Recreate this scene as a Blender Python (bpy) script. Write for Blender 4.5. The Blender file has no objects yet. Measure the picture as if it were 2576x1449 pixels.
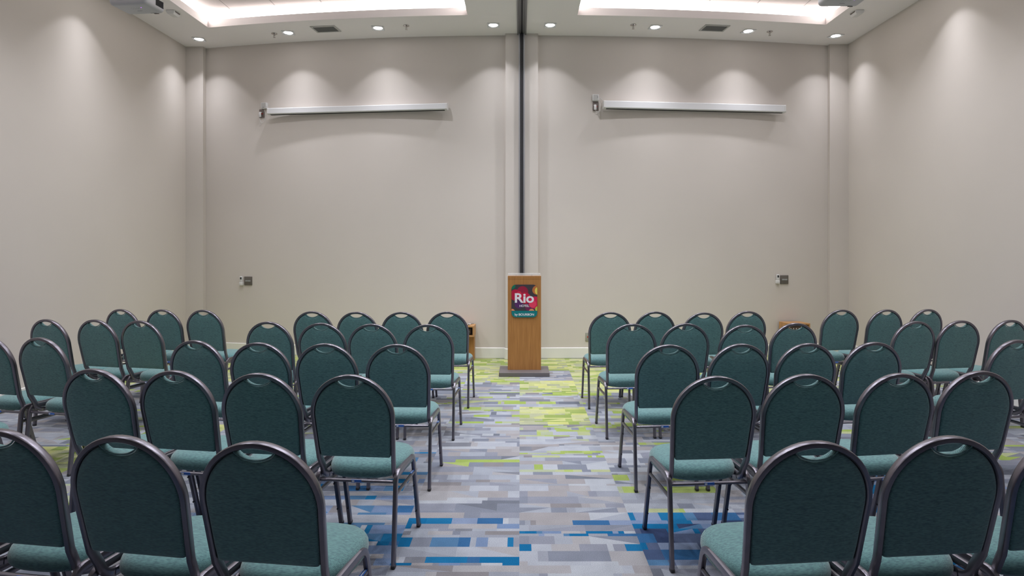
import bpy, bmesh, math, random
from mathutils import Vector, Matrix
from math import pi, sin, cos, sqrt, radians

# ------------------------------------------------------------------ scene, camera, light
S = bpy.context.scene
COL = S.collection
H_CAM = 1.486
cam_d = bpy.data.cameras.new('camera'); cam = bpy.data.objects.new('camera', cam_d); COL.objects.link(cam)
cam.location = (0, 0, H_CAM); cam.rotation_euler = (pi/2, 0, 0)
cam_d.sensor_width = 36.0; cam_d.lens = 36.0*1620/2576
cam_d.shift_x = (1288-1308)/2576; cam_d.shift_y = (628-724.5)/2576
cam_d.clip_start = .05; cam_d.clip_end = 60
S.camera = cam
S.view_settings.view_transform = 'Standard'; S.view_settings.look = 'None'
S.view_settings.gamma = 1.0; S.view_settings.use_curve_mapping = False
S.view_settings.exposure = 0.66
S.cycles.use_denoising = True
S.cycles.max_bounces = 8; S.cycles.diffuse_bounces = 4; S.cycles.glossy_bounces = 3
S.cycles.sample_clamp_indirect = 4.0
w = bpy.data.worlds.new('world'); S.world = w; w.use_nodes = True
w.node_tree.nodes['Background'].inputs[0].default_value = (.8, .8, .8, 1)
w.node_tree.nodes['Background'].inputs[1].default_value = .2

CEIL = 4.413
SPOT_W, SPOT_FILL, COVE_E = 16.0, 46.0, 4.0
SPOT_COL = (.93, .94, 1.0)
COVE_COL = (1.0, .94, .91)

def lin(c):
    c = c/255
    return c/12.92 if c <= .04045 else ((c+.055)/1.055)**2.4
def rgb(r, g, b): return (lin(r), lin(g), lin(b), 1)

# ------------------------------------------------------------------ materials
def mat(name, col, rough=.6, metal=0, spec=.5, emit=None, estr=0):
    m = bpy.data.materials.new(name); m.use_nodes = True
    b = m.node_tree.nodes['Principled BSDF']
    b.inputs['Base Color'].default_value = col if len(col) == 4 else (*col, 1)
    b.inputs['Roughness'].default_value = rough; b.inputs['Metallic'].default_value = metal
    b.inputs['Specular IOR Level'].default_value = spec
    if emit: b.inputs['Emission Color'].default_value = (*emit, 1); b.inputs['Emission Strength'].default_value = estr
    return m
def N(m, t, **k):
    n = m.node_tree.nodes.new(t)
    for a, v in k.items(): setattr(n, a, v)
    return n
def LK(m, a, b): m.node_tree.links.new(a, b)
def noisy(m, scale, amt, bump=0, bscale=None, stretch=None, detail=3):
    """vary the base colour a little with object-space noise, add a fine bump"""
    b = m.node_tree.nodes['Principled BSDF']; base = b.inputs['Base Color'].default_value[:]
    tc = N(m, 'ShaderNodeTexCoord'); mp = N(m, 'ShaderNodeMapping'); LK(m, tc.outputs['Object'], mp.inputs[0])
    if stretch: mp.inputs['Scale'].default_value = stretch
    n = N(m, 'ShaderNodeTexNoise'); n.inputs['Scale'].default_value = scale; n.inputs['Detail'].default_value = detail
    LK(m, mp.outputs[0], n.inputs[0])
    r = N(m, 'ShaderNodeMapRange'); LK(m, n.outputs[0], r.inputs[0])
    r.inputs[1].default_value = .3; r.inputs[2].default_value = .7
    r.inputs[3].default_value = 1-amt; r.inputs[4].default_value = 1+amt
    mx = N(m, 'ShaderNodeVectorMath', operation='SCALE'); mx.inputs[0].default_value = base[:3]
    LK(m, r.outputs[0], mx.inputs['Scale']); LK(m, mx.outputs[0], b.inputs['Base Color'])
    if bump:
        n2 = N(m, 'ShaderNodeTexNoise'); n2.inputs['Scale'].default_value = bscale or scale*4
        LK(m, mp.outputs[0], n2.inputs[0])
        bp = N(m, 'ShaderNodeBump'); bp.inputs['Strength'].default_value = bump; bp.inputs['Distance'].default_value = .002
        LK(m, n2.outputs[0], bp.inputs['Height']); LK(m, bp.outputs[0], b.inputs['Normal'])
    return m

M = {}
M['wall'] = noisy(mat('wall_paint', (.665, .612, .572), .85, spec=.2), .8, .02, .15, 180)
M['ceiling'] = noisy(mat('ceiling_paint', (.90, .865, .87), .9, spec=.2), 1, .015)
M['cove'] = noisy(mat('tray_paint', (.92, .86, .85), .9, spec=.2), 1, .01)
M['base'] = noisy(mat('baseboard_paint', (.82, .81, .79), .5), 2, .01)
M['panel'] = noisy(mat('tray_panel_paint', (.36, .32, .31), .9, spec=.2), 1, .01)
M['cove_light'] = mat('cove_diffuser', (.9, .9, .9), .6, emit=COVE_COL, estr=COVE_E)
M['lens'] = mat('lamp_lens', (.95, .95, .95), .4, emit=(1, 1, 1), estr=6)
M['white_metal'] = mat('white_metal', (.72, .72, .74), .35)
M['alu'] = noisy(mat('aluminium', (.30, .30, .31), .35, .7), 3, .05, stretch=(40, 40, 1))
M['alu_l'] = noisy(mat('aluminium_light', (.42, .42, .45), .35, .6), 3, .05, stretch=(40, 40, 1))
M['black'] = mat('black_rubber', (.022, .021, .025), .5)
M['dark'] = mat('dark_slot', (.03, .03, .03), .8)
M['chrome'] = mat('chrome', (.6, .58, .56), .18, 1)
M['white_pl'] = mat('white_plastic', (.72, .71, .71), .4)
M['grey_pl'] = mat('grey_plate', (.13, .115, .10), .45)
M['grey_lt'] = mat('grey_key', (.30, .31, .31), .4)
M['taupe'] = mat('taupe_plate', (.16, .13, .12), .45)
M['outlet'] = mat('outlet_plate', (.33, .32, .28), .45)
M['red'] = mat('red_socket', (.42, .04, .03), .4)
M['proj'] = noisy(mat('projector_shell', (.52, .50, .52), .45), 5, .02)
M['grille'] = mat('grille_metal', (.16, .16, .165), .5, .3)
M['vent'] = mat('vent_frame', (.50, .49, .48), .5)
M['slab'] = noisy(mat('plinth_laminate', (.155, .14, .145), .45), 8, .04)
M['acrylic'] = mat('clear_acrylic', (.85, .85, .85), .1)
M['acrylic'].node_tree.nodes['Principled BSDF'].inputs['Alpha'].default_value = .32
M['led'] = mat('status_lamp', (.4, .05, .8), .4, emit=(.5, .05, 1), estr=1.5)

def wood(name, c1, c2):
    m = mat(name, c1, .42); b = m.node_tree.nodes['Principled BSDF']
    tc = N(m, 'ShaderNodeTexCoord'); mp = N(m, 'ShaderNodeMapping'); LK(m, tc.outputs['Object'], mp.inputs[0])
    mp.inputs['Scale'].default_value = (34, 34, 1.6)
    n = N(m, 'ShaderNodeTexNoise'); n.inputs['Scale'].default_value = 2.2; n.inputs['Detail'].default_value = 6
    n.inputs['Distortion'].default_value = .6; LK(m, mp.outputs[0], n.inputs[0])
    cr = N(m, 'ShaderNodeValToRGB'); LK(m, n.outputs[0], cr.inputs[0])
    cr.color_ramp.elements[0].position = .3; cr.color_ramp.elements[0].color = c2
    cr.color_ramp.elements[1].position = .7; cr.color_ramp.elements[1].color = c1
    LK(m, cr.outputs[0], b.inputs['Base Color'])
    return m
M['wood'] = wood('honey_wood', (.46, .215, .065, 1), (.34, .145, .04, 1))
M['wood_l'] = wood('light_wood', (.55, .30, .12, 1), (.44, .22, .08, 1))

# woven teal fabric: fine diagonal rib between a dark and a lighter thread
def fabric():
    m = mat('teal_fabric', (.05, .2, .19), .85, spec=.25); b = m.node_tree.nodes['Principled BSDF']
    tc = N(m, 'ShaderNodeTexCoord'); mp = N(m, 'ShaderNodeMapping'); LK(m, tc.outputs['Object'], mp.inputs[0])
    mp.inputs['Scale'].default_value = (-1, .6, 1)
    wv = N(m, 'ShaderNodeTexWave', bands_direction='DIAGONAL'); wv.inputs['Scale'].default_value = 145; wv.inputs['Distortion'].default_value = .25
    wv.inputs['Detail'].default_value = 1; LK(m, mp.outputs[0], wv.inputs[0])
    n = N(m, 'ShaderNodeTexNoise'); n.inputs['Scale'].default_value = 60; n.inputs['Detail'].default_value = 4
    mp2 = N(m, 'ShaderNodeMapping'); mp2.inputs['Scale'].default_value = (1, 3, 5); LK(m, tc.outputs['Object'], mp2.inputs[0])
    LK(m, mp2.outputs[0], n.inputs[0])
    ad = N(m, 'ShaderNodeMath', operation='MULTIPLY_ADD'); LK(m, wv.outputs['Fac'], ad.inputs[0]); ad.inputs[1].default_value = .45
    LK(m, n.outputs[0], ad.inputs[2])
    cr = N(m, 'ShaderNodeValToRGB'); LK(m, ad.outputs[0], cr.inputs[0])
    cr.color_ramp.elements[0].position = .38; cr.color_ramp.elements[0].color = FAB0
    cr.color_ramp.elements[1].position = 1.0; cr.color_ramp.elements[1].color = FAB1
    LK(m, cr.outputs[0], b.inputs['Base Color'])
    b.inputs['Sheen Weight'].default_value = .35; b.inputs['Sheen Roughness'].default_value = .5
    bp = N(m, 'ShaderNodeBump'); bp.inputs['Strength'].default_value = .25; bp.inputs['Distance'].default_value = .001
    LK(m, ad.outputs[0], bp.inputs['Height']); LK(m, bp.outputs[0], b.inputs['Normal'])
    return m
FAB0 = (.042, .088, .118, 1); FAB1 = (.155, .33, .315, 1)
M['fabric'] = fabric()
M['tube'] = noisy(mat('bronze_grey_paint', (.185, .173, .20), .31, .85), 20, .08)
M['cap'] = mat('black_foot', (.03, .03, .035), .5)
M['blue'] = mat('blue_sticker', (.03, .14, .55), .4)
M['blue_w'] = mat('white_sticker', (.7, .75, .8), .4)

# ------------------------------------------------------------------ mesh helpers
def obj(name, bm, m, parent=None, smooth=None):
    me = bpy.data.meshes.new(name)
    bmesh.ops.recalc_face_normals(bm, faces=bm.faces)
    bm.to_mesh(me); bm.free()
    ms = m if isinstance(m, (list, tuple)) else [m]
    for k in ms: me.materials.append(k)
    if smooth is not None:
        me.shade_smooth()
        if smooth: me.set_sharp_from_angle(angle=radians(smooth))
    o = bpy.data.objects.new(name, me); COL.objects.link(o)
    if parent: o.parent = parent
    return o
def thing(name, label, cat, loc=(0, 0, 0), rz=0, group=None):
    o = bpy.data.objects.new(name, None); COL.objects.link(o); o.empty_display_size = .1
    o.location = loc; o.rotation_euler = (0, 0, rz)
    return tag(o, label, cat, group)
def tag(o, label, cat, group=None):
    o['label'] = label; o['category'] = cat
    if group: o['group'] = group
    return o
def struct(o): o['kind'] = 'structure'; return o
def box(bm, x0, x1, y0, y1, z0, z1, bev=0, seg=2, mi=0):
    r = bmesh.ops.create_cube(bm, size=1)['verts']
    for v in r:
        v.co = Vector((x0+(v.co.x+.5)*(x1-x0), y0+(v.co.y+.5)*(y1-y0), z0+(v.co.z+.5)*(z1-z0)))
    fs = list({f for v in r for f in v.link_faces})
    for f in fs: f.material_index = mi
    if bev:
        es = list({e for v in r for e in v.link_edges})
        bmesh.ops.bevel(bm, geom=es, offset=bev, segments=seg, affect='EDGES', profile=.5)
    return bm
def nb(*a, **k): return box(bmesh.new(), *a, **k)
def quad(bm, pts, mi=0):
    f = bm.faces.new([bm.verts.new(p) for p in pts]); f.material_index = mi; return f
def lathe(bm, prof, seg=24, c=(0, 0, 0)):
    rings = []
    for r, z in prof:
        if r < 1e-6: rings.append([bm.verts.new((c[0], c[1], c[2]+z))])
        else: rings.append([bm.verts.new((c[0]+r*cos(2*pi*k/seg), c[1]+r*sin(2*pi*k/seg), c[2]+z)) for k in range(seg)])
    for a, b in zip(rings, rings[1:]):
        for k in range(seg):
            k2 = (k+1) % seg
            if len(a) == 1 and len(b) == 1: continue
            if len(a) == 1: bm.faces.new((a[0], b[k], b[k2]))
            elif len(b) == 1: bm.faces.new((a[k], a[k2], b[0]))
            else: bm.faces.new((a[k], a[k2], b[k2], b[k]))
    return bm
def sweep(bm, pts, wu, wv, u0, seg=10, e=2.6, cap=True):
    """tube of rounded-rectangular section (wu x wv, full sizes) along pts; u0 = first guess of the section's u axis"""
    P = [Vector(p) for p in pts]; rings = []; u = Vector(u0)
    for i, p in enumerate(P):
        t = ((P[min(i+1, len(P)-1)]-p).normalized() + (p-P[max(i-1, 0)]).normalized()).normalized() if 0 < i < len(P)-1 else \
            (P[1]-P[0] if i == 0 else P[-1]-P[-2]).normalized()
        u = (u - t*u.dot(t)).normalized(); v = t.cross(u)
        r = []
        for k in range(seg):
            a = 2*pi*(k+.5)/seg; ca, sa = cos(a), sin(a)
            q = (abs(ca)**e+abs(sa)**e)**(-1/e)
            r.append(bm.verts.new(p+u*(ca*q*wu/2)+v*(sa*q*wv/2)))
        rings.append(r)
    for a, b in zip(rings, rings[1:]):
        for k in range(seg): bm.faces.new((a[k], a[(k+1) % seg], b[(k+1) % seg], b[k]))
    if cap: bm.faces.new(rings[0]); bm.faces.new(rings[-1][::-1])
    return bm
def fillet(pts, r, n=5):
    """round the corners of a polyline"""
    P = [Vector(p) for p in pts]; out = [P[0]]
    for a, b, c in zip(P, P[1:], P[2:]):
        d1, d2 = (a-b), (c-b); rr = min(r, d1.length*.49, d2.length*.49)
        s, e = b+d1.normalized()*rr, b+d2.normalized()*rr
        for k in range(n+1):
            t = k/n; out.append(s*(1-t)**2+b*2*t*(1-t)+e*t*t)
    out.append(P[-1]); return out
def tree_copy(o, parent=None):
    c = o.copy(); COL.objects.link(c)
    if parent: c.parent = parent
    for ch in list(o.children): tree_copy(ch, c)
    return c

# ------------------------------------------------------------------ the room
XL, XR, YB = -4.82, 4.68, -7.0
def ywall(x): return 8.80 + (.0275 if x < 0 else .0225)*x*x
def ycove(x): return ywall(x) - .775
def xs(a, b, n): return [a+(b-a)*k/n for k in range(n+1)]

# front wall (gently bowed), two halves meeting behind the centre pilaster
bm = bmesh.new(); X = xs(XL, 0, 24)+xs(0, XR, 24)[1:]
for a, b in zip(X, X[1:]):
    quad(bm, [(a, ywall(a), 0), (b, ywall(b), 0), (b, ywall(b), CEIL), (a, ywall(a), CEIL)])
    quad(bm, [(a, ywall(a)+.12, 0), (b, ywall(b)+.12, 0), (b, ywall(b)+.12, CEIL), (a, ywall(a)+.12, CEIL)])
bmesh.ops.remove_doubles(bm, verts=bm.verts, dist=1e-4)
struct(obj('wall_front', bm, M['wall'], smooth=30))
struct(obj('wall_left', nb(XL-.12, XL, YB-.12, ywall(XL)+.12, 0, CEIL), M['wall']))
struct(obj('wall_right', nb(XR, XR+.12, YB-.12, ywall(XR)+.12, 0, CEIL), M['wall']))
struct(obj('wall_back', nb(XL, XR, YB-.12, YB, 0, CEIL), M['wall']))
struct(obj('wall_pilaster_left', nb(XL, -4.57, 9.285, 9.43, 0, CEIL), M['wall']))
struct(obj('wall_pilaster_right', nb(4.415, XR, 9.175, 9.30, 0, CEIL), M['wall']))
struct(obj('wall_pilaster_centre', nb(-.196, .245, 8.72, 8.86, 0, CEIL), M['wall']))

# lower ceiling ring around two raised trays
COVES = ((-4.11, -.655), (.717, 3.98)); CY0 = 1.0
bm = bmesh.new()
def cstrip(a, b, y0, y1, n=12):
    for p, q in zip(xs(a, b, n), xs(a, b, n)[1:]):
        f0 = (lambda t: y0(t)) if callable(y0) else (lambda t: y0)
        f1 = (lambda t: y1(t)) if callable(y1) else (lambda t: y1)
        quad(bm, [(p, f0(p), CEIL), (q, f0(q), CEIL), (q, f1(q), CEIL), (p, f1(p), CEIL)])
edges = [XL, COVES[0][0], COVES[0][1], COVES[1][0], COVES[1][1], XR]
for i, (a, b) in enumerate(zip(edges, edges[1:])):
    if i in (1, 3): cstrip(a, b, YB, CY0); cstrip(a, b, ycove, ywall, 16)
    else: cstrip(a, b, YB, CY0, 2); cstrip(a, b, CY0, ycove, 2); cstrip(a, b, ycove, ywall, 4)
bmesh.ops.remove_doubles(bm, verts=bm.verts, dist=1e-4)
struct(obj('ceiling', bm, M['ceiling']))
FH, UH = .095, .228
for k, (a, b) in enumerate(COVES):
    X = xs(a, b, 16)
    loop = [(a, CY0)]+[(x, ycove(x)) for x in X]+[(b, CY0)]
    bm = bmesh.new()                                                # fascia of the tray
    for p, q in zip(loop, loop[1:]+loop[:1]):
        quad(bm, [(p[0], p[1], CEIL), (q[0], q[1], CEIL), (q[0], q[1], CEIL+FH), (p[0], p[1], CEIL+FH)])
    bmesh.ops.remove_doubles(bm, verts=bm.verts, dist=1e-4)
    root = struct(obj('ceiling_tray', bm, M['cove']))
    bm = bmesh.new()                                                # glowing slot just outside the fascia line
    off = .02
    def out(p):
        dx = -off if p[0] <= a+1e-6 else (off if p[0] >= b-1e-6 else 0)
        dy = -off if p[1] <= CY0+1e-6 else (off if p[1] > 7 else 0)
        return (p[0]+dx, p[1]+dy)
    for p, q in zip(loop, loop[1:]+loop[:1]):
        p, q = out(p), out(q)
        quad(bm, [(p[0], p[1], CEIL+FH), (q[0], q[1], CEIL+FH), (q[0], q[1], CEIL+UH), (p[0], p[1], CEIL+UH)])
    lg = tag(obj('cove_light', bm, M['cove_light']), 'bright cove light strip around the ceiling tray on the %s' % ('left', 'right')[k], 'cove light', 'cove lights of the ceiling trays')
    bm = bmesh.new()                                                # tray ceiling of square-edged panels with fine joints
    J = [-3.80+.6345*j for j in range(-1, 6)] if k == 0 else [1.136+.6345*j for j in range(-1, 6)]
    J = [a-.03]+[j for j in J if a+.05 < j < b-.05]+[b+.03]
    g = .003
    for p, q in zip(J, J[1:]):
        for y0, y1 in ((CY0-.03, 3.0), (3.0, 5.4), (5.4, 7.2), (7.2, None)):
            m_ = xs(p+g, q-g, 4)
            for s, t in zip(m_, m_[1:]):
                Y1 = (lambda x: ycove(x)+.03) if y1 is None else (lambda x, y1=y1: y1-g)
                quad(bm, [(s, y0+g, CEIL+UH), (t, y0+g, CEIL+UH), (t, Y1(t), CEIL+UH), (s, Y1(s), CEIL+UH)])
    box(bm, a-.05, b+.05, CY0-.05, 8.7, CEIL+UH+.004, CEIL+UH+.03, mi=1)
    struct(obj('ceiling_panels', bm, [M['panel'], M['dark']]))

# baseboards
def bboard(name, pts, hgt=.147, th=.014):
    bm = bmesh.new()
    for (x0, y0), (x1, y1) in zip(pts, pts[1:]):
        d = Vector((x1-x0, y1-y0, 0)).normalized(); n = Vector((d.y, -d.x, 0))*th
        A, B = Vector((x0, y0, .004)), Vector((x1, y1, .004)); u = Vector((0, 0, hgt-.004)); c = Vector((0, 0, -.006))
        prof = [Vector((0, 0, 0)), n, n+u+c, n*.55+u, u]
        for p, q in zip(prof, prof[1:]): quad(bm, [A+p, B+p, B+q, A+q])
        bm.faces.new([bm.verts.new(A+p) for p in prof]); bm.faces.new([bm.verts.new(B+p) for p in prof])
    bmesh.ops.remove_doubles(bm, verts=bm.verts, dist=1e-4)
    return struct(obj(name, bm, M['base']))
bboard('baseboard_front_left', [(x, ywall(x)) for x in xs(-4.57, -.196, 20)])
bboard('baseboard_front_right', [(x, ywall(x)) for x in xs(.245, 4.415, 20)])
bboard('baseboard_pilaster', [(-.196, 8.82), (-.196, 8.72), (.245, 8.72), (.245, 8.82)])
bboard('baseboard_left', [(XL, YB), (XL, 9.285), (-4.57, 9.285), (-4.57, 9.36)])
bboard('baseboard_right', [(4.415, 9.23), (4.415, 9.175), (XR, 9.175), (XR, YB)])
bboard('baseboard_back', [(XR, YB), (XL, YB)])

# partition track along the ceiling and the post it meets
bm = bmesh.new(); tx = .024
for s in (-1, 1):
    a, b = sorted((tx+s*.036, tx+s*.062)); box(bm, a, b, YB, 8.715, CEIL-.020, CEIL+.01, .002, 1)
    a, b = sorted((tx+s*.014, tx+s*.034)); box(bm, a, b, YB, 8.70, CEIL-.012, CEIL+.01, .002, 1)
    a, b = sorted((tx+s*.033, tx+s*.037)); box(bm, a, b, YB, 8.70, CEIL-.006, CEIL+.01, mi=1)
box(bm, tx-.016, tx+.016, YB, 8.705, CEIL-.004, CEIL+.01, mi=1)
struct(obj('trim_1', bm, [M['alu'], M['black']]))
bm = bmesh.new()
for s in (-1, 1):
    a, b = sorted((tx+s*.022, tx+s*.040)); box(bm, a, b, 8.672, 8.73, 0, CEIL-.012, .003, 2)
    a, b = sorted((tx+s*.006, tx+s*.021)); box(bm, a, b, 8.682, 8.72, 0, CEIL-.008, .002, 1, mi=1)
box(bm, tx-.022, tx+.022, 8.690, 8.725, 0, CEIL-.008, mi=1)
struct(obj('trim_2', bm, [M['alu_l'], M['black']]))

# ------------------------------------------------------------------ carpet tiles
random.seed(7)
TL = .61; TY = 7.91
GREY = [rgb(*c) for c in ((182, 187, 198), (170, 176, 188), (160, 165, 177), (150, 154, 168), (188, 193, 202), (138, 144, 159), (168, 165, 168), (177, 176, 180))]
DGREY = [rgb(*c) for c in ((122, 127, 140), (135, 138, 148), (146, 143, 147))]
LIME = [rgb(*c) for c in ((208, 212, 134), (212, 215, 148), (198, 204, 142), (172, 188, 112), (158, 178, 102), (186, 190, 158), (206, 209, 160), (174, 180, 148))]
GRN = [rgb(*c) for c in ((164, 186, 100), (178, 196, 116), (170, 190, 106), (188, 196, 150), (180, 190, 160))]
BLUE = [rgb(*c) for c in ((20, 112, 165), (32, 120, 172), (90, 132, 172), (60, 110, 160), (126, 148, 184), (140, 156, 186))]
DBLUE = [rgb(*c) for c in ((62, 78, 116), (80, 98, 135), (95, 108, 140))]
def tile_kind(i, j):
    """i: tile column counted from the aisle joint, j: tile row counted from the wall towards the room (0 = row whose far edge is TY)"""
    fixed = {(0, -1): 'L', (0, 0): 'G', (0, 1): 'L', (0, 2): 'GL', (0, 3): 'L', (0, 4): 'GL', (0, 5): 'GL', (0, 6): 'G', (0, 7): 'GB', (0, 8): 'G',
             (1, -1): 'L', (1, 0): 'L', (1, 1): 'L', (1, 2): 'GL', (1, 3): 'GL', (1, 4): 'GL', (1, 5): 'G', (1, 6): 'GL', (1, 7): 'B', (1, 8): 'G',
             (-1, -1): 'L', (-1, 0): 'L', (-1, 1): 'GL', (-1, 2): 'GL', (-1, 3): 'GL', (-1, 4): 'G', (-1, 5): 'GL', (-1, 6): 'G', (-1, 7): 'GB', (-1, 8): 'G',
             (-2, -1): 'L', (-2, 0): 'GL', (-2, 1): 'GL', (-2, 2): 'GL', (-2, 3): 'G', (-2, 4): 'G', (-2, 5): 'GB', (-2, 6): 'GB', (-2, 7): 'GB', (-2, 8): 'GB',
             (-5, 4): 'L', (-5, 5): 'GL', (-5, 6): 'GL', (-6, 5): 'L', (2, 7): 'B', (3, 7): 'GB', (3, 6): 'B', (4, 6): 'GB', (6, 6): 'GB', (6, 5): 'GL', (5, 6): 'GL'}
    if (i, j) in fixed: return fixed[(i, j)]
    r = random.Random(i*131+j*17+5).random()
    if j <= -1: return 'L'
    if j <= 1: return 'L' if r < .35 else 'GL'
    if j <= 4: return 'GL' if r < .6 else 'G'
    if j <= 6: return 'GL' if r < .3 else ('GB' if r < .6 else 'G')
    return 'B' if r < .12 else ('GB' if r < .5 else 'G')
verts, faces, cols = [], [], []
def addf(pts, c):
    n = len(verts); verts.extend(pts); faces.append(list(range(n, n+len(pts)))); cols.append(c)
def pick(kind, acc, rnd):
    if kind == 'G': return rnd.choice(GREY if rnd.random() > .10 else DGREY)
    if kind == 'L': return rnd.choice(LIME)
    if kind == 'B': return rnd.choice(BLUE if rnd.random() < .62 else DBLUE)
    if acc and rnd.random() < .58: return rnd.choice(GRN if kind == 'GL' else BLUE)
    return rnd.choice(GREY if rnd.random() > .12 else DGREY)
for i in range(-8, 8):
    for j in range(-3, 25):
        x0, x1 = i*TL-.003, (i+1)*TL-.003; yt = TY-j*TL; yb = yt-TL
        x0, x1 = max(x0, XL-.02), min(x1, XR+.02)
        if x1-x0 < .01 or yb > 9.5 or yt < YB: continue
        rnd = random.Random(i*977+j*31+3); kind = tile_kind(i, j)
        y = yt
        while y > yb+1e-4:
            s = rnd.choice((.03, .045, .06, .075, .09, .105)); s = min(s, y-yb)
            if y-yb-s < .015: s = y-yb
            acc = rnd.random() < (.5 if kind == 'GB' and j >= 7 else .34)
            x = x0
            while x < x1-1e-4:
                wd = rnd.choice((.04, .09, .13, .18, .24)) if s < .05 else rnd.choice((.05, .09, .13, .18, .24))
                if acc and kind != 'G': wd = rnd.choice((.03, .06, .10, .14, .2))
                if kind[0] == 'G' and not acc and rnd.random() < .3: wd = .3
                wd = min(wd, x1-x)
                if x1-x-wd < .015: wd = x1-x
                c = pick(kind, acc, rnd); a, b, t, u = x, x+wd, y, y-s
                if rnd.random() < .30 and wd > .12 and s > .055:      # a block split by a long diagonal
                    c2 = pick(kind, acc, rnd)
                    if rnd.random() < .5: addf([(a, u, 0), (b, u, 0), (b, t, 0)], c); addf([(a, u, 0), (b, t, 0), (a, t, 0)], c2)
                    else: addf([(a, u, 0), (b, u, 0), (a, t, 0)], c); addf([(b, u, 0), (b, t, 0), (a, t, 0)], c2)
                else: addf([(a, u, 0), (b, u, 0), (b, t, 0), (a, t, 0)], c)
                x += wd
            y -= s
me = bpy.data.meshes.new('floor'); me.from_pydata(verts, [], faces)
ca = me.color_attributes.new('tile_colour', 'FLOAT_COLOR', 'CORNER')
flat = []
for p, c in zip(me.polygons, cols): flat += list(c)*p.loop_total
ca.data.foreach_set('color', flat)
m = mat('carpet', (.4, .4, .4), .95, spec=.1); b = m.node_tree.nodes['Principled BSDF']
va = N(m, 'ShaderNodeVertexColor'); va.layer_name = 'tile_colour'
tc = N(m, 'ShaderNodeTexCoord'); n1 = N(m, 'ShaderNodeTexNoise'); n1.inputs['Scale'].default_value = 260; n1.inputs['Detail'].default_value = 3
n2 = N(m, 'ShaderNodeTexNoise'); n2.inputs['Scale'].default_value = 9; n2.inputs['Detail'].default_value = 4
LK(m, tc.outputs['Object'], n1.inputs[0]); LK(m, tc.outputs['Object'], n2.inputs[0])
r1 = N(m, 'ShaderNodeMapRange'); r1.inputs[1].default_value = .3; r1.inputs[2].default_value = .7; r1.inputs[3].default_value = .56; r1.inputs[4].default_value = .92
LK(m, n1.outputs[0], r1.inputs[0])
r2 = N(m, 'ShaderNodeMapRange'); r2.inputs[1].default_value = .3; r2.inputs[2].default_value = .7; r2.inputs[3].default_value = .93; r2.inputs[4].default_value = 1.05
LK(m, n2.outputs[0], r2.inputs[0])
mu = N(m, 'ShaderNodeMath', operation='MULTIPLY'); LK(m, r1.outputs[0], mu.inputs[0]); LK(m, r2.outputs[0], mu.inputs[1])
sc = N(m, 'ShaderNodeVectorMath', operation='SCALE'); LK(m, va.outputs[0], sc.inputs[0]); LK(m, mu.outputs[0], sc.inputs['Scale'])
LK(m, sc.outputs[0], b.inputs['Base Color'])
bp = N(m, 'ShaderNodeBump'); bp.inputs['Strength'].default_value = .5; bp.inputs['Distance'].default_value = .003
LK(m, n1.outputs[0], bp.inputs['Height']); LK(m, bp.outputs[0], b.inputs['Normal'])
me.materials.append(m); o = bpy.data.objects.new('floor', me); COL.objects.link(o); struct(o)

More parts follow.
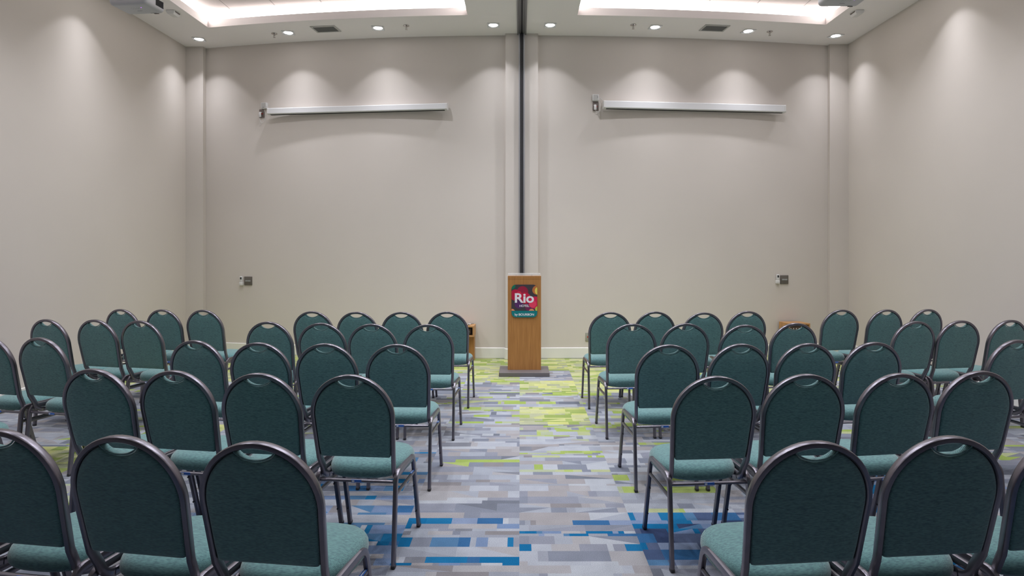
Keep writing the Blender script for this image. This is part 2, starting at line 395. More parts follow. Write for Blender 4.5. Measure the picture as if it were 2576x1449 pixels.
# ------------------------------------------------------------------ downlights
ORD5 = ('first', 'second', 'third', 'fourth', 'fifth', 'sixth')
def downlight(x, y, rz, label, power, half=47, group='recessed square downlights', z=CEIL, blend=.25):
    t = thing('ceiling_downlight', label, 'downlight', (x, y, z), rz, group)
    bm = bmesh.new(); a, z0, z1 = .078, -.007, .0
    for s in (-1, 1):
        box(bm, -a, a, s*a-(.008 if s > 0 else 0), s*a+(0 if s > 0 else .008), -.009, .0, .001, 1)
        box(bm, s*a-(.008 if s > 0 else 0), s*a+(0 if s > 0 else .008), -a+.008, a-.008, -.009, .0, .001, 1)
    obj('trim_frame', bm, M['white_metal'], t)
    bm = bmesh.new(); n = 24; q = a-.008; ro = .060                # square plate with a round mouth
    ring = [bm.verts.new((ro*cos(2*pi*k/n), ro*sin(2*pi*k/n), -.003)) for k in range(n)]
    sq = []
    for k in range(n):
        c_, s_ = cos(2*pi*k/n), sin(2*pi*k/n); d = q/max(abs(c_), abs(s_)); sq.append(bm.verts.new((c_*d, s_*d, -.003)))
    for k in range(n): bm.faces.new((ring[k], ring[(k+1) % n], sq[(k+1) % n], sq[k]))
    obj('face_plate', bm, M['white_metal'], t)
    bm = bmesh.new(); lathe(bm, [(.060, -.003), (.056, -.0035), (0, -.0035)], 24)
    obj('lens', bm, M['lens'], t, smooth=40)
    l = bpy.data.lights.new('lamp', 'SPOT'); l.energy = power; l.color = SPOT_COL; l.spot_size = radians(2*half); l.spot_blend = blend
    l.shadow_soft_size = .03
    if half < 50:                                  # reflector lamp: strongest straight down, weaker towards the edge of its cone
        l.use_nodes = True; nt = l.node_tree; em = nt.nodes['Emission']
        tc_ = nt.nodes.new('ShaderNodeTexCoord'); sp = nt.nodes.new('ShaderNodeSeparateXYZ'); ab = nt.nodes.new('ShaderNodeMath'); ab.operation = 'ABSOLUTE'
        mr = nt.nodes.new('ShaderNodeMapRange'); mr.inputs[1].default_value = .68; mr.inputs[2].default_value = .98
        mr.inputs[3].default_value = 0; mr.inputs[4].default_value = 1
        pw = nt.nodes.new('ShaderNodeMath'); pw.operation = 'POWER'; pw.inputs[1].default_value = 2.5
        ma = nt.nodes.new('ShaderNodeMath'); ma.operation = 'MULTIPLY_ADD'; ma.inputs[1].default_value = 2.4; ma.inputs[2].default_value = .35
        nt.links.new(tc_.outputs['Normal'], sp.inputs[0]); nt.links.new(sp.outputs['Z'], ab.inputs[0])
        nt.links.new(ab.outputs[0], mr.inputs[0]); nt.links.new(mr.outputs[0], pw.inputs[0]); nt.links.new(pw.outputs[0], ma.inputs[0]); nt.links.new(ma.outputs[0], em.inputs['Strength'])
    lo = bpy.data.objects.new('lamp', l); COL.objects.link(lo); lo.parent = t; lo.location = (0, 0, -.03)
    return t
WL = [(-4.46, 8.95, 'left corner, beside the left pilaster'), (-3.125, 8.685, 'left, between sprinkler and air vent'), (-1.873, 8.50, 'left, right of the air vent'),
      (-.347, 8.39, 'just left of the centre track'), (.394, 8.39, 'just right of the centre track'), (1.777, 8.467, 'right, between sprinkler and air vent'),
      (3.055, 8.62, 'right, right of the air vent'), (4.32, 8.81, 'right corner, beside the right pilaster')]
for x, y, l in WL:
    downlight(x, y, -.055*2*x*.5 if x < 0 else .045*x, 'lit square downlight in ceiling edge: ' + l, SPOT_W)
for n_, y in enumerate((7.02, 5.2, 3.4, 1.6)):
    downlight(-4.44, y, 0, 'square downlight along the left wall, %s from the left pilaster' % ORD5[n_+1], SPOT_W)
for n_, y in enumerate((6.88, 5.1, 3.3, 1.5)):
    downlight(4.33, y, 0, 'square downlight along the right wall, %s from the right pilaster' % ORD5[n_+1], SPOT_W)
for n_, y in enumerate((7.0, 5.6, 4.2, 2.6)):  # unseen fill lamps added along the track to lift the room's ambient light
    for x, sd in ((-.33, 'left'), (.37, 'right')):
        downlight(x, y, 0, 'added fill light beside the ceiling track on its %s, %s from the front wall' % (sd, ORD5[n_+1]), SPOT_FILL, 58, blend=.9)
for n_, y in enumerate((7.6, 6.3, 4.9, 3.2)):  # more fill lamps, added out of view in the trays to light seats and floor
    for x, sd in ((-3.3, 'left part of the left'), (-1.5, 'right part of the left'), (1.5, 'left part of the right'), (3.3, 'right part of the right')):
        downlight(x, y, 0, 'added fill light in %s ceiling tray, %s from the front wall' % (sd, ORD5[n_]), SPOT_FILL, 62, z=CEIL+UH, blend=.9)

# ------------------------------------------------------------------ ceiling fittings
def sprinkler(x, y, label):
    t = thing('sprinkler_head', label, 'sprinkler', (x, y, CEIL), 0, 'chrome sprinkler heads')
    obj('cover_ring', lathe(bmesh.new(), [(.012, 0), (.040, -.001), (.038, -.008), (.026, -.014), (.010, -.016), (0, -.016)], 20), M['chrome'], t, smooth=40)
    bm = bmesh.new(); lathe(bm, [(.009, -.012), (.009, -.028), (.006, -.032), (.004, -.052), (0, -.052)], 12)
    for s in (-1, 1): sweep(bm, [(s*.008, 0, -.026), (s*.013, 0, -.038), (s*.006, 0, -.050)], .004, .004, (0, 1, 0), 6)
    obj('nozzle', bm, M['chrome'], t, smooth=40)
    bm = bmesh.new(); lathe(bm, [(0, -.052), (.016, -.053), (.017, -.056), (0, -.057)], 16)
    obj('deflector', bm, M['chrome'], t, smooth=40)
for x, y, l in ((-3.325, 8.716, 'chrome sprinkler head in ceiling left of the left air vent'), (-1.484, 8.407, 'chrome sprinkler head in ceiling between left air vent and centre track'),
                (1.474, 8.378, 'chrome sprinkler head in ceiling between centre track and right air vent'), (3.35, 8.637, 'chrome sprinkler head in ceiling right of the right air vent')):
    sprinkler(x, y, l)
def vent(x, y, rz, label):
    t = thing('air_vent', label, 'air vent', (x, y, CEIL), rz, 'ceiling air vents')
    a, b_ = .170, .117; bm = bmesh.new()
    for s in (-1, 1):
        y0, y1 = sorted((s*b_, s*(b_-.026))); box(bm, -a, a, y0, y1, -.010, 0, .003, 1)
        x0, x1 = sorted((s*a, s*(a-.026))); box(bm, x0, x1, -b_+.026, b_-.026, -.010, 0, .003, 1)
    obj('frame', bm, M['vent'], t)
    obj('duct', nb(-a+.026, a-.026, -b_+.026, b_-.026, -.0015, -.0005), M['dark'], t)
    bm = bmesh.new()
    for k in range(13):
        yy = -.084+k*.014
        quad(bm, [(-a+.026, yy, -.002), (a-.026, yy, -.002), (a-.026, yy+.010, -.0095), (-a+.026, yy+.010, -.0095)])
        quad(bm, [(-a+.026, yy, -.0012), (a-.026, yy, -.0012), (a-.026, yy+.010, -.0087), (-a+.026, yy+.010, -.0087)])
    obj('louvres', bm, M['grille'], t)
    bm = bmesh.new()
    for s in (-1, 1): lathe(bm, [(.004, -.010), (.004, -.0115), (0, -.0115)], 8, (s*(a-.013), 0, 0))
    obj('screws', bm, M['grille'], t)
vent(-2.575, 8.535, -.125, 'rectangular grey air vent in the ceiling left of the centre track')
vent(2.567, 8.50, .11, 'rectangular grey air vent in the ceiling right of the centre track')
def sensor(x, y, s, label):
    t = thing('ceiling_sensor', label, 'sensor', (x, y, CEIL), 0, 'white ceiling sensor boxes')
    bm = bmesh.new()
    w0, w1, d = .052, .034, .075
    lo = [(-w0, -d), (w0, -d), (w0, d), (-w0, d)]; hi = [(-w1, -d+.012), (w1, -d+.012), (w1, d-.012), (-w1, d-.012)]
    V = [[bm.verts.new((p[0], p[1], z)) for p in L] for L, z in ((lo, 0), (lo, -.022), (hi, -.046))]
    for A, B in zip(V, V[1:]):
        for k in range(4): bm.faces.new((A[k], A[(k+1) % 4], B[(k+1) % 4], B[k]))
    bm.faces.new(V[0]); bm.faces.new(V[2])
    bmesh.ops.bevel(bm, geom=bm.edges[:], offset=.003, segments=2, affect='EDGES')
    obj('housing', bm, M['white_pl'], t, smooth=40)
    bm = bmesh.new(); x0, x1 = sorted((s*.0515, s*.0535)); box(bm, x0, x1, -.055, .055, -.020, -.006)
    obj('slot', bm, M['taupe'], t)
sensor(-4.27, 7.93, 1, 'small white sensor box on ceiling beside the left projector')
sensor(4.15, 7.93, -1, 'small white sensor box on ceiling beside the right projector')

def projector(x, y, z, rz, label):
    t = thing('ceiling_projector', label, 'projector', (x, y, z), rz)
    obj('body', nb(-.157, .157, -.118, .118, 0, .098, .030, 5), M['proj'], t, smooth=50)
    bm = bmesh.new(); box(bm, -.080, .095, -.1205, -.110, .030, .075, .004, 1); obj('connector_panel', bm, M['taupe'], t)
    bm = bmesh.new()
    for k, xx in enumerate((-.06, -.03, 0, .025, .05, .075)): box(bm, xx-.008, xx+.008, -.1225, -.119, .040, .056, .001, 1, mi=k % 3)
    obj('sockets', bm, [M['dark'], M['blue'], M['red']], t)
    bm = bmesh.new()
    for k in range(11): box(bm, .1565, .1590, .005+k*.008, .009+k*.008, .036, .078)
    box(bm, .155, .1575, 0, .095, .030, .084); obj('vent_grille', bm, M['dark'], t)
    bm = bmesh.new()
    box(bm, .055, .105, .083, .088, -.0006, .001); box(bm, .075, .115, .094, .108, -.0008, .001, mi=1)
    for k in range(4): box(bm, -.03+k*.02, -.02+k*.02, -.03, -.029, -.0005, .001); box(bm, -.03+k*.02, -.018+k*.02, -.01, -.009, -.0005, .001)
    box(bm, -.02, .02, .030, .036, -.0005, .001)
    obj('underside_marks', bm, [M['grille'], M['taupe']], t)
    bm = bmesh.new(); lathe(bm, [(.003, .001), (.003, -.001), (0, -.001)], 8, (.06, -.035, 0)); obj('status_light', bm, M['led'], t)
    bm = bmesh.new(); sweep(bm, [(0, -.118+.236, .05), (0, .135, .05)], .06, .06, (1, 0, 0), 20, 2); obj('lens_ring', bm, M['dark'], t, smooth=40)
    bm = bmesh.new(); box(bm, -.08, .08, -.06, .06, .098, .104, .002, 1); sweep(bm, [(0, 0, .10), (0, 0, CEIL+UH-z)], .04, .04, (1, 0, 0), 14, 2)
    box(bm, -.06, .06, -.06, .06, CEIL+UH-z-.012, CEIL+UH-z, .002, 1)
    obj('mount', bm, M['white_metal'], t, smooth=40)
projector(-3.035, 5.105, 3.39, -.10, 'grey ceiling projector at upper left, hung near the left wall')
projector(2.49, 4.945, 3.39, -.01, 'grey ceiling projector at upper right, in front of right tray light')

# ------------------------------------------------------------------ projection screens and wall fittings
def screen(xa, xb, zt, zb, label, side):
    ya, yb = ywall(xa), ywall(xb); bow = .0275*(xb-xa)**2/4+.004
    L = math.hypot(xb-xa, yb-ya); ang = math.atan2(yb-ya, xb-xa)
    t = thing('projection_screen', label, 'projection screen', ((xa+xb)/2, (ya+yb)/2-bow, zb), ang, 'roll-up projection screens')
    hh, dp = zt-zb, .085
    def case(bm, x0, x1, k=0.):
        pr = [(0, .006), (-.018, 0-k), (-dp+.014, 0-k), (-dp-k, .012), (-dp-k, hh-.010), (-dp+.012, hh+k), (0, hh+k)]
        A = [bm.verts.new((x0, p, q)) for p, q in pr]; B = [bm.verts.new((x1, p, q)) for p, q in pr]
        n = len(pr)
        for i in range(n): bm.faces.new((A[i], A[(i+1) % n], B[(i+1) % n], B[i]))
        bm.faces.new(A); bm.faces.new(B)
        return bm
    obj('case', case(bmesh.new(), -L/2+.022, L/2-.022), M['white_metal'], t)
    for s in (-1, 1):
        a, b = sorted((s*L/2, s*(L/2-.024))); obj('end_cap', case(bmesh.new(), a, b, .002), M['white_pl'], t)
    obj('fabric_slot', nb(-L/2+.04, L/2-.04, -.065, -.030, -.006, .002), M['dark'], t)
    obj('mounting_bracket', nb(-.25*L-.03, -.25*L+.03, -.001, bow, .02, hh+.006), M['white_pl'], t)
    obj('mounting_bracket', nb(.25*L-.03, .25*L+.03, -.001, bow, .02, hh+.006), M['white_pl'], t)
    bm = bmesh.new()
    for xx in (-L*.27, L*.18): sweep(bm, [(xx-.03, -.02, hh-.002), (xx-.015, -.02, hh+.008), (xx+.015, -.02, hh+.008), (xx+.03, -.02, hh-.002)], .004, .004, (0, 1, 0), 6)
    obj('hanging_loop', bm, M['white_pl'], t)
screen(-3.53, -.975, 3.468, 3.380, 'long white roll-up projection screen case on wall left of centre post', 'left')
screen(1.125, 3.70, 3.503, 3.400, 'long white roll-up projection screen case on wall right of centre post', 'right')

def wrot(x): return math.atan((.055 if x < 0 else .045)*x)
def on_wall(name, label, cat, x, z, group=None):
    return thing(name, label, cat, (x, ywall(x), z), wrot(x), group)
def plug_set(xc, zc, xp, zp, side, orient):
    t = on_wall('screen_receiver', 'small white receiver box beside the %s projection screen' % side, 'receiver', xc, zc, 'screen receivers')
    rc = t
    bm = nb(-.043, .043, -.045, .004, -.043, .043, .005, 2); obj('housing', bm, M['white_pl'], t, smooth=40)
    obj('cover', nb(-.032, .032, -.048, -.044, -.032, .036, .002, 1), M['vent'], t)
    bm = bmesh.new(); sweep(bm, [(-.004 if side == 'left' else .024, -.051, -.026 if side == 'left' else .004), (-.004 if side == 'left' else .024, -.047, -.026 if side == 'left' else .004)], .009, .009, (1, 0, 0), 10, 2)
    obj('sensor_eye', bm, M['dark'], t)
    t = on_wall('power_socket', 'taupe socket plate with a plugged white cord under the %s receiver' % side, 'socket', xp, zp, 'taupe screen sockets')
    obj('plate', nb(-.040, .040, -.010, .004, -.060, .060, .004, 2), M['taupe'], t, smooth=40)
    obj('socket', nb(-.020, .022, -.0125, -.009, -.012, .004, .002, 1), M['red'], t)
    cord = bpy.data.objects.new('power_cord', None); COL.objects.link(cord); cord.parent = rc
    dv = Vector((xp-xc, ywall(xp)-ywall(xc), zp-zc)); dv.rotate(Matrix.Rotation(-wrot(xc), 3, 'Z')); cord.location = dv
    t = cord; t['label'] = 'white plug and looping cord'
    bm = bmesh.new(); bx = -.012
    sweep(bm, [(bx, -.012, .012), (bx, -.030, .010), (bx, -.036, -.004), (bx, -.034, -.030), (bx, -.030, -.052)], .036, .020, (1, 0, 0), 10)
    obj('plug', bm, M['white_pl'], t, smooth=40)
    dx = xc-xp
    if side == 'left': P = [(bx, -.030, -.05), (bx-.006, -.03, -.085), (bx+.01, -.03, -.130), (.03, -.03, -.138), (.058, -.03, -.112), (.072, -.03, -.06), (.074, -.03, -.02), (.066, -.03, .02), (.052, -.03, .04), (.045, -.03, .062)]
    else: P = [(bx, -.030, -.05), (bx+.004, -.03, -.062), (.02, -.03, -.082), (.042, -.03, -.082), (.055, -.03, -.06), (.058, -.03, 0), (.050, -.03, .06), (.046, -.03, .09), (.048, -.03, .115)]
    sweep(bm := bmesh.new(), fillet(P, .02, 3), .005, .005, (1, 0, 0), 7, 2); obj('cable', bm, M['white_pl'], t, smooth=60)
    if side == 'left': P = [(.045, -.03, .062), (.052, -.02, .01), (.045, -.015, -.11), (-.03, -.014, -.19), (-.03, -.014, -.17), (-.022, -.012, -.06)]
    else: P = [(.055, -.03, .115), (.10, -.04, .062), (.085, -.04, .04), (.075, -.02, -.02), (.080, -.015, -.15), (.072, -.015, -.175), (.045, -.015, -.12), (.03, -.015, -.07)]
    sweep(bm := bmesh.new(), fillet(P, .02, 3), .0035, .0035, (1, 0, 0), 7, 2); obj('cable', bm, M['vent'], t, smooth=60)
    P = [(.05, -.03, .115 if side == 'right' else .085), (.085, -.035, .10 if side == 'left' else .085), (.10, -.04, .095 if side == 'left' else .06), (.125, -.045, .07 if side == 'left' else .045)]
    sweep(bm := bmesh.new(), fillet(P, .02, 3), .005, .005, (1, 0, 0), 7, 2); obj('cable', bm, M['white_pl'], t, smooth=60)
plug_set(-3.62, 3.527, -3.672, 3.423, 'left', 0)
plug_set(1.032, 3.562, 1.037, 3.449, 'right', 0)

def remote(x, z, side):
    t = on_wall('remote_control', 'white air conditioning remote in holder beside the %s wall switch' % side, 'remote', x, z, 'wall remotes')
    obj('body', nb(-.021, .021, -.030, -.012, -.062, .066, .006, 2), M['white_pl'], t, smooth=40)
    obj('display', nb(-.013, .013, -.0315, -.029, .020, .052, .001, 1), M['dark'], t)
    bm = bmesh.new()
    for k in range(3):
        for q in (-1, 1): box(bm, q*.008-.005, q*.008+.005, -.0312, -.029, .004-k*.010, .010-k*.010, .001, 1)
    obj('buttons', bm, M['vent'], t)
    bm = nb(-.026, .026, -.034, .004, -.066, -.020, .004, 2); obj('holder', bm, M['white_pl'], t, smooth=40)
def switch(x, z, side):
    t = on_wall('wall_switch', 'square dark grey switch plate right of the %s wall remote' % side, 'switch', x, z, 'grey wall switches')
    obj('plate', nb(-.0615, .0615, -.014, .004, -.0615, .0615, .004, 2), M['grey_pl'], t, smooth=40)
    for s in (-1, 1):
        a, b = sorted((s*.001, s*.042)); obj('rocker', nb(a, b, -.018, -.013, -.011, .011, .002, 1), M['grey_lt'], t)
remote(-3.985, 1.040, 'left'); switch(-3.885, 1.039, 'left'); remote(3.632, 1.073, 'right'); switch(3.737, 1.062, 'right')
def outlet(x, z, red, label):
    t = on_wall('wall_outlet', label, 'outlet', x, z, 'low wall outlets')
    obj('plate', nb(-.06, .06, -.010, .004, -.058, .058, .004, 2), M['outlet'], t, smooth=40)
    obj('socket', nb(-.036, .036, -.013, -.009, -.010, .012, .002, 1), M['red'] if red else M['grey_pl'], t)
outlet(.955, .291, True, 'low grey wall plate with a red socket right of the lectern')
outlet(-3.815, .265, False, 'low grey wall plate behind the chairs, left of centre')

# ------------------------------------------------------------------ wooden connection boxes against the wall
def av_box(x, yb, label, keys=False):
    rz = wrot(x)*.6
    t = thing('connection_box', label, 'connection box', (x, yb, 0), rz, 'wooden connection boxes')
    W, D, z0, z1 = .155, .265, .33, .475; th = .018
    bm = bmesh.new()
    box(bm, -W, W, -D, 0, z1-th, z1, .001, 1); box(bm, -W, W, -D, 0, z0, z0+th, .001, 1)
    for s in (-1, 1):
        a, b = sorted((s*W, s*(W-th))); box(bm, a, b, -D+.0005, 0, z0+th, z1-th)
    obj('cabinet', bm, M['wood_l'], t)
    obj('back_panel', nb(-W+th, W-th, -D+.10, -D+.105, z0+th, z1-th), M['dark'], t)
    pl = obj('socket_plate', nb(-.105, .105, -D+.088, -D+.099, z0+.03, z1-.045, .006, 2), M['taupe'], t, smooth=40)
    bm = bmesh.new()
    for k in range(5):
        sweep(bm, [(-.080+k*.04, -D+.090, .394), (-.080+k*.04, -D+.080, .394)], .020, .020, (1, 0, 0), 12, 2)
    obj('socket', bm, M['chrome'], pl, smooth=40)
    obj('pedestal', nb(-W+.008, W-.008, -D+.115, -.005, .002, z0, .001, 1), M['wood'], t)
bx = av_box(-.757, ywall(-.757)-.03, 'low wooden connection box by the wall, just left of the lectern')
av_box(3.80, ywall(3.80)-.045, 'low wooden connection box by the wall under the right wall switch')
t = thing('cable_adapter', 'small silver adapter lying on the left wooden box', 'adapter', (-.68, 8.60, .475), .3)
bm = bmesh.new(); sweep(bm, [(-.05, 0, .012), (.02, 0, .014)], .018, .018, (0, 1, 0), 10, 2); sweep(bm, [(.02, 0, .014), (.065, .01, .020)], .010, .008, (0, 1, 0), 8, 2)
obj('barrel', bm, M['chrome'], t, smooth=40)
bm = bmesh.new(); lathe(bm, [(.016, 0), (.016, .016), (.008, .026), (0, .026)], 12, (-.005, .004, 0)); obj('knob', bm, M['chrome'], t, smooth=40)

# ------------------------------------------------------------------ lectern
LX = .053; LY = 7.70
t = thing('lectern', 'tall wooden lectern with hotel sign, standing in front of centre post', 'lectern', (LX, LY, 0))
obj('base', nb(-.299, .293, -.18, .262, .002, .048, .002, 1), M['slab'], t)
bm = bmesh.new(); th = .018; zt = 1.165
box(bm, -.199, .199, 0, th, .048, zt, .001, 1)
box(bm, -.198, .198, -.0004, .001, 1.1335, 1.1355, mi=1)
obj('front_panel', bm, [M['wood'], M['dark']], t)
for s in (-1, 1):
    a, b = sorted((s*.199, s*(.199-th))); obj('side_panel', nb(a, b, th, .24, .048, zt, .001, 1), M['wood'], t)
obj('shelf', nb(-.181, .181, th, .24, .80, .818), M['wood'], t)
obj('top', nb(-.199, .199, -.001, .25, zt, zt+.004, .001, 1), M['wood'], t)
bm = bmesh.new(); box(bm, -.196, .196, .02, .28, zt+.024, zt+.032, .001, 1); box(bm, -.196, .196, .012, .020, zt+.008, zt+.036, .001, 1)
obj('reading_plate', bm, M['acrylic'], t)
for px_ in (-.10, .09): obj('spacer', lathe(bmesh.new(), [(0, 0), (.006, 0), (.006, .024), (0, .024)], 12, (px_, .05, zt+.002)), M['chrome'], t, smooth=40)
# sign: rounded rectangle board with overlapping circles and lettering
SW, SH, SR = .1535, .195, .052; SZ = .8735
def rr(w_, h_, r, n=8):
    o = []
    for cx_, cz_, a0 in ((w_-r, h_-r, 0), (-w_+r, h_-r, 90), (-w_+r, -h_+r, 180), (w_-r, -h_+r, 270)):
        for k in range(n+1): a = radians(a0+90*k/n); o.append((cx_+r*cos(a), cz_+r*sin(a)))
    return o
RR = rr(SW, SH, SR)
bm = bmesh.new(); A = [bm.verts.new((x, -.012, z+SZ)) for x, z in RR]; B = [bm.verts.new((x, .0, z+SZ)) for x, z in RR]
bm.faces.new(A); bm.faces.new(B)
for k in range(len(A)): bm.faces.new((A[k], A[(k+1) % len(A)], B[(k+1) % len(A)], B[k]))
sg = obj('sign', bm, mat('sign_board', rgb(66, 60, 66), .35), t)
def clip(poly, clipper):
    out = poly
    for (ax, az), (bx_, bz) in zip(clipper, clipper[1:]+clipper[:1]):
        inp, out = out, []
        if not inp: return []
        ins = lambda p: (bx_-ax)*(p[1]-az)-(bz-az)*(p[0]-ax) >= -1e-9
        for p, q in zip(inp, inp[1:]+inp[:1]):
            ip, iq = ins(p), ins(q)
            if ip != iq:
                d = (bx_-ax)*(q[1]-p[1])-(bz-az)*(q[0]-p[0]); tt = ((bz-az)*(p[0]-ax)-(bx_-ax)*(p[1]-az))/d
                x = (p[0]+(q[0]-p[0])*tt, p[1]+(q[1]-p[1])*tt)
                if ip: out.append(p); out.append(x)
                else: out.append(x)
            elif ip: out.append(p)
    return out
BAND = -SH+.078
upper = clip(RR, [(-1, BAND), (1, BAND), (1, 1), (-1, 1)]); lower = clip(RR, [(-1, -1), (1, -1), (1, BAND), (-1, BAND)])
K_ = .307/275
circ = [(488, 400, 60, (150, 32, 62)), (413, 435, 60, (178, 26, 62)), (450, 530, 48, (86, 44, 100)), (562, 560, 48, (110, 36, 84)), (515, 468, 60, (196, 30, 66)), (620, 515, 65, (206, 34, 78)),
        (452, 420, 26, (205, 44, 74)), (595, 530, 40, (226, 62, 96)), (640, 382, 48, (186, 110, 62)), (665, 390, 46, (222, 204, 92)), (378, 338, 34, (18, 110, 84)), (585, 612, 30, (216, 140, 100)), (376, 612, 30, (216, 140, 100)), (652, 585, 30, (180, 190, 80))]
bm = bmesh.new(); mats = []
for k, (cx_, cy_, r, c) in enumerate(circ):
    P = [((cx_-507.5)*K_+r*K_*cos(2*pi*q/32), (498-cy_)*K_+r*K_*sin(2*pi*q/32)) for q in range(32)]
    P = clip(P, upper)
    if len(P) > 2: quad(bm, [(x, -.0121-.00008*k, z+SZ) for x, z in P], len(mats)); mats.append(mat('sign_circle', rgb(*c), .35))
quad(bm, [(x, -.0136, z+SZ) for x, z in lower], len(mats)); mats.append(mat('sign_band', rgb(10, 118, 124), .35))
obj('sign_print', bm, mats, sg)
M['letter'] = mat('sign_lettering', rgb(232, 228, 236), .4)
def text(s, width, capz, zc, bold, xc=0):
    c = bpy.data.curves.new('text', 'FONT'); c.body = s; c.size = 1; c.align_x = 'CENTER'; c.offset = bold
    o = bpy.data.objects.new('tmp', c); COL.objects.link(o); bpy.context.view_layer.update()
    dg = bpy.context.evaluated_depsgraph_get(); me = bpy.data.meshes.new_from_object(o.evaluated_get(dg)); bpy.data.objects.remove(o)
    xs_ = [v.co.x for v in me.vertices]; ys_ = [v.co.y for v in me.vertices]
    sx = width/(max(xs_)-min(xs_)); cap = .73
    sy = capz/cap; mx_ = (max(xs_)+min(xs_))/2
    for v in me.vertices: v.co = Vector(((v.co.x-mx_)*sx+xc, -.0142, v.co.y*sy+zc))
    me.materials.append(M['letter']); o = bpy.data.objects.new('lettering', me); COL.objects.link(o); o.parent = sg
    return o
zz = lambda y: (498-y)*K_+SZ
text('Rio', .228, .112, zz(513), .028); text('HOTEL', .116, .028, zz(562), .012); text('by BOURBON', .230, .027, zz(654), .022)

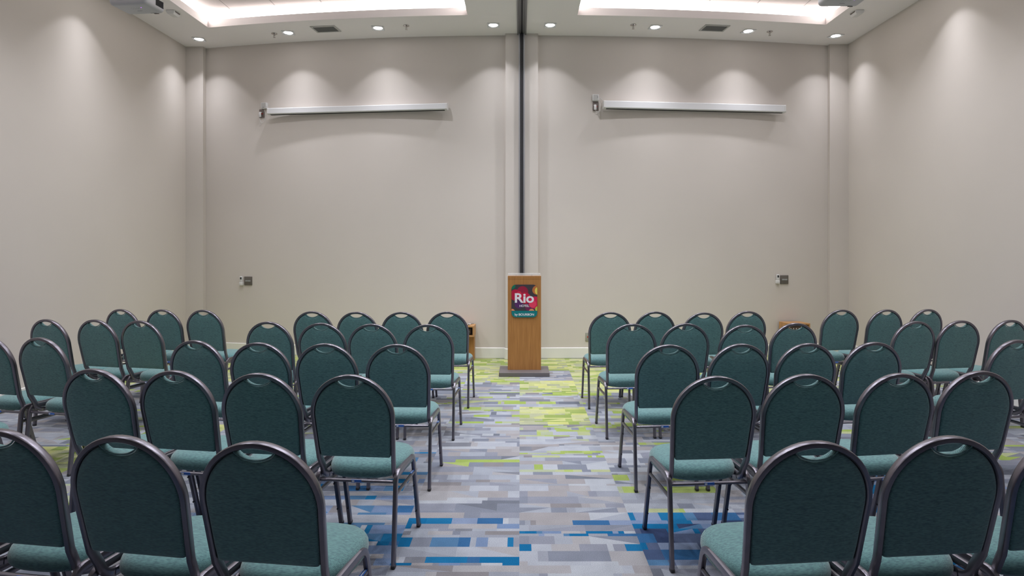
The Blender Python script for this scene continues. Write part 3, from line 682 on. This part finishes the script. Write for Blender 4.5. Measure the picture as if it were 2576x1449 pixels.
# ------------------------------------------------------------------ chairs
def back_y(z): return -.175-.215*(z-.42)
def halfw(z): return .186+.014*min(1, (z-.42)/.29)
def chair():
    t = thing('banquet_chair', '', 'chair')
    # back frame: one tube, forward under the seat, up one side, over the arch and down again
    tw = .010; P = []
    side = [(.170, .10, .392), (.172, -.10, .392)]
    for k in range(7): a = pi/2*k/6; P.append((.174, -.10-.055*sin(a)-.012*k/6, .392+.055*(1-cos(a))))
    pts = side+P
    for z in (.50, .56, .62, .68): pts.append((halfw(z)-tw, back_y(z), z))
    n = 26; R = .200
    for k in range(n+1):
        a = pi*k/n; z = .710+(R-tw)*sin(a); x = (R-tw)*cos(a)
        pts.append((x, back_y(z), z))
    for z in (.68, .62, .56, .50): pts.append((-halfw(z)+tw, back_y(z), z))
    pts += [(-p[0], p[1], p[2]) for p in reversed(side+P)]
    bm = sweep(bmesh.new(), pts, .021, .030, (1, 0, 0), 16, 5)
    obj('back_frame', bm, M['tube'], t, smooth=45)
    # backrest pad with a scooped hand hold
    O = []
    hi = R-.019; xe = .066; ze = .710+sqrt(hi*hi-xe*xe); zh = .851
    scoop = lambda x: zh+(ze-zh)*(1-sqrt(max(0, 1-.8*(x/xe)**2)))/(1-sqrt(.2))
    for k in range(7): x = -.16+.32*k/6; O.append((x, .508))
    O += [(.166, .510), (.1685, .516)]
    for z in (.56, .62, .68): O.append((halfw(z)-.019, z))
    a0 = 0; a1 = math.acos(xe/hi)
    for k in range(13): a = a1*k/12; O.append((hi*cos(a), .710+hi*sin(a)))
    for k in range(1, 12): x = xe-2*xe*k/12; O.append((x, scoop(x)))
    for k in range(13): a = a1*(12-k)/12; O.append((-hi*cos(a), .710+hi*sin(a)))
    for z in (.68, .62, .56): O.append((-(halfw(z)-.019), z))
    O += [(-.1685, .516), (-.166, .510)]
    lv = [(1.0, 0), (.995, .008), (.975, .0135), (.93, .016), (.80, .0185), (.55, .021), (.25, .022)]
    bm = bmesh.new(); cz = .67; nrm = Vector((0, -1, -.215)).normalized()
    def ring(s, off, sg): return [bm.verts.new(Vector((x*s, back_y(cz+(z-cz)*s), cz+(z-cz)*s))+nrm*off*sg) for x, z in O]
    mid = ring(1, 0, 1)
    for sg in (1, -1):
        prev = mid
        for s, off in lv[1:]:
            r = ring(s, off if sg > 0 else off*1.25, sg)
            for k in range(len(O)): bm.faces.new((prev[k], prev[(k+1) % len(O)], r[(k+1) % len(O)], r[k]))
            prev = r
        c = bm.verts.new(Vector((0, back_y(cz), cz))+nrm*.0222*sg*(1 if sg > 0 else 1.25))
        for k in range(len(O)): bm.faces.new((prev[k], prev[(k+1) % len(O)], c))
    pad = obj('backrest', bm, M['fabric'], t, smooth=60)
    # piping round the hand hold
    pp = [(x, back_y(z)-.0125, z+.0015) for x, z in [(xe-2*xe*k/14, scoop(xe-2*xe*k/14)) for k in range(15)]]
    obj('piping', sweep(bmesh.new(), pp, .006, .006, (0, 1, 0), 6, 2), M['fabric'], pad, smooth=60)
    # seat cushion
    lv = [(.86, .386), (.955, .388), (.99, .398), (1.0, .411), (.993, .424), (.965, .438), (.91, .449), (.80, .458), (.60, .464), (.3, .468)]
    bm = bmesh.new(); rings = []
    for s, z in lv:
        r = []
        for k in range(48):
            a = 2*pi*k/48; ca, sa = cos(a), sin(a); q = (abs(ca)**3.0+abs(sa)**3.0)**(-1/3.0)
            x, y = .197*q*ca*s, .208*q*sa*s
            x *= 1-.07*max(0, -y/.208)
            r.append(bm.verts.new((x, y+.052, z)))
        rings.append(r)
    for a, b in zip(rings, rings[1:]):
        for k in range(48): bm.faces.new((a[k], a[(k+1) % 48], b[(k+1) % 48], b[k]))
    bm.faces.new(rings[0]); c = bm.verts.new((0, .052, .4685))
    for k in range(48): bm.faces.new((rings[-1][k], rings[-1][(k+1) % 48], c))
    obj('seat', bm, M['fabric'], t, smooth=60)
    # side frames: leg, rounded shoulder, rail, rounded shoulder, leg
    for s in (-1, 1):
        x = s*.190
        full = fillet([(x, -.225, .012), (x, -.185, .424), (x, .115, .424), (x, .232, .012)], .050, 6)
        rear, front = full[:8], full[-8:]
        l1 = obj('leg', sweep(bmesh.new(), rear, .020, .028, (1, 0, 0), 12, 5), M['tube'], t, smooth=45)
        obj('side_rail', sweep(bmesh.new(), [rear[-1], front[0]], .020, .028, (1, 0, 0), 12, 5), M['tube'], t, smooth=45)
        l2 = obj('leg', sweep(bmesh.new(), front, .020, .028, (1, 0, 0), 12, 5), M['tube'], t, smooth=45)
        for l_, y in ((l1, -.2255), (l2, .2335)): obj('foot_cap', nb(x-.0102, x+.0102, y-.0142, y+.0142, .001, .018, .003, 1), M['cap'], l_)
        for zz_ in (.10, .25):
            yy = .232-(.232-.115)*(zz_-.012)/(.424-.012)
            obj('stacking_buffer', sweep(bmesh.new(), [(x-s*.004, yy-.013, zz_), (x-s*.004, yy-.020, zz_)], .009, .009, (1, 0, 0), 8, 2), M['cap'], l2)
        br = obj('brace', sweep(bmesh.new(), [(x, -.193, .330), (x, .138, .330)], .015, .020, (1, 0, 0), 8, 3), M['tube'], t, smooth=45)
        if s == 1:
            bm = bmesh.new(); box(bm, x-.0065, x+.0065, .07, .125, .3402, .3412); box(bm, x-.002, x+.002, .075, .12, .3413, .3416, mi=1)
            obj('maker_label', bm, [M['blue'], M['blue_w']], br)
    cb = obj('crossbar', sweep(bmesh.new(), [(-.180, -.181, .388), (.180, -.181, .388)], .022, .015, (0, 1, 0), 8, 3), M['tube'], t, smooth=45)
    obj('crossbar', sweep(bmesh.new(), [(-.180, .095, .392), (.180, .095, .392)], .022, .015, (0, 1, 0), 8, 3), M['tube'], t, smooth=45)
    bm = bmesh.new(); box(bm, -.024, .024, -.1931, -.1915, .381, .3945); box(bm, -.022, -.010, -.1935, -.193, .383, .3925, mi=1); box(bm, -.0075, .0215, -.1935, -.193, .3825, .3835, mi=1)
    obj('maker_label', bm, [M['blue'], M['blue_w']], cb)
    bm = bmesh.new()
    for s in (-1, 1): box(bm, s*.009-.0075, s*.009+.0075, .06, .09, .372, .384, .002, 1)
    obj('linking_clip', bm, M['cap'], t)
    return t
C0 = chair()
POS = {
'C0':(-3.500,4.560,-12.6),'C1':(-3.085,4.492,-14.1),'D1':(-3.854,5.603,-14.5),'D2':(-3.441,5.579,-13.7),'D3':(-3.037,5.508,-12.2),
'E1':(-3.803,6.510,-14.2),'E2':(-3.390,6.480,-12.7),'E3':(-2.981,6.441,-11.5),'C2':(-2.012,4.365,-11.9),'B1':(-2.013,3.388,-10.8),
'B2':(-1.606,3.345,-9.5),'B3':(-1.185,3.280,-7.5),'B4':(-0.756,3.245,-5.8),'A1':(-1.632,2.343,-9.0),'A2':(-1.194,2.270,-9.3),
'A3':(-0.757,2.209,-7.8),'E4':(-1.908,6.303,-7.8),'E5':(-1.488,6.249,-6.0),'E6':(-1.077,6.241,-4.4),'E7':(-0.664,6.267,-2.7),
'D4':(-1.982,5.432,-7.7),'D5':(-1.536,5.338,-6.1),'D6':(-1.130,5.278,-4.6),'D7':(-0.700,5.247,-2.4),'C3':(-1.594,4.272,-6.4),
'C4':(-1.171,4.231,-5.5),'C5':(-0.739,4.202,-2.3),'E8':(0.824,6.234,2.6),'E9':(1.237,6.276,5.1),'E10':(1.656,6.188,6.7),
'E11':(2.095,6.316,8.5),'D8':(0.857,5.285,3.6),'D9':(1.273,5.309,5.2),'D10':(1.694,5.213,6.7),'D11':(2.126,5.335,8.3),
'C6':(0.886,4.184,3.7),'C7':(1.318,4.218,7.4),'C8':(1.742,4.239,7.1),'C9':(2.178,4.288,6.6),'C10':(3.114,4.385,12.7),
'B5':(0.872,3.210,4.8),'B6':(1.307,3.259,4.2),'B7':(1.729,3.276,8.3),'B8':(2.153,3.335,7.5),'A4':(0.862,2.214,5.7),
'A5':(1.302,2.266,5.4),'A6':(1.731,2.312,6.4),'E12':(3.051,6.467,9.2),'E13':(3.474,6.474,12.5),'E14':(3.885,6.508,13.9),
'D12':(3.139,5.459,10.8),'D13':(3.544,5.516,9.7),'D14':(3.963,5.554,13.3),'B0':(-3.245,3.660,-12.0),'A0':(-2.060,2.410,-11.0)}
ROW = {'E': 'row nearest the lectern', 'D': 'second row from the lectern', 'C': 'third row from the lectern', 'B': 'fourth row from the lectern', 'A': 'row nearest the camera'}
ORD = ('first', 'second', 'third', 'fourth', 'fifth')
BLK = {'l': [], 'r': [], 'L': [], 'R': []}
def block(x): return ('L' if x < -2.7 else 'l') if x < 0 else ('R' if x > 2.7 else 'r')
first = True
for row in 'EDCBA':
    for blk in 'lrLR':
        ns = sorted([n for n in POS if n[0] == row and block(POS[n][0]) == blk], key=lambda n: abs(POS[n][0]))
        for k, n in enumerate(ns):
            x, y, r = POS[n]
            c = C0 if first else tree_copy(C0); first = False
            c.location = (x, y, 0); c.rotation_euler = (0, 0, radians(r))
            side = 'left' if x < 0 else 'right'
            if blk in 'lr':
                c['label'] = 'green chair %s of the aisle, %s, %s from centre aisle' % (side, ROW[row], ORD[k])
            else:
                c['label'] = 'green chair in %s side block, %s, %s' % (side, ROW[row], ('next to the side aisle', 'second from side aisle', 'third from side aisle')[k])
            c['category'] = 'chair'; c['group'] = 'green round-backed banquet chairs in rows'
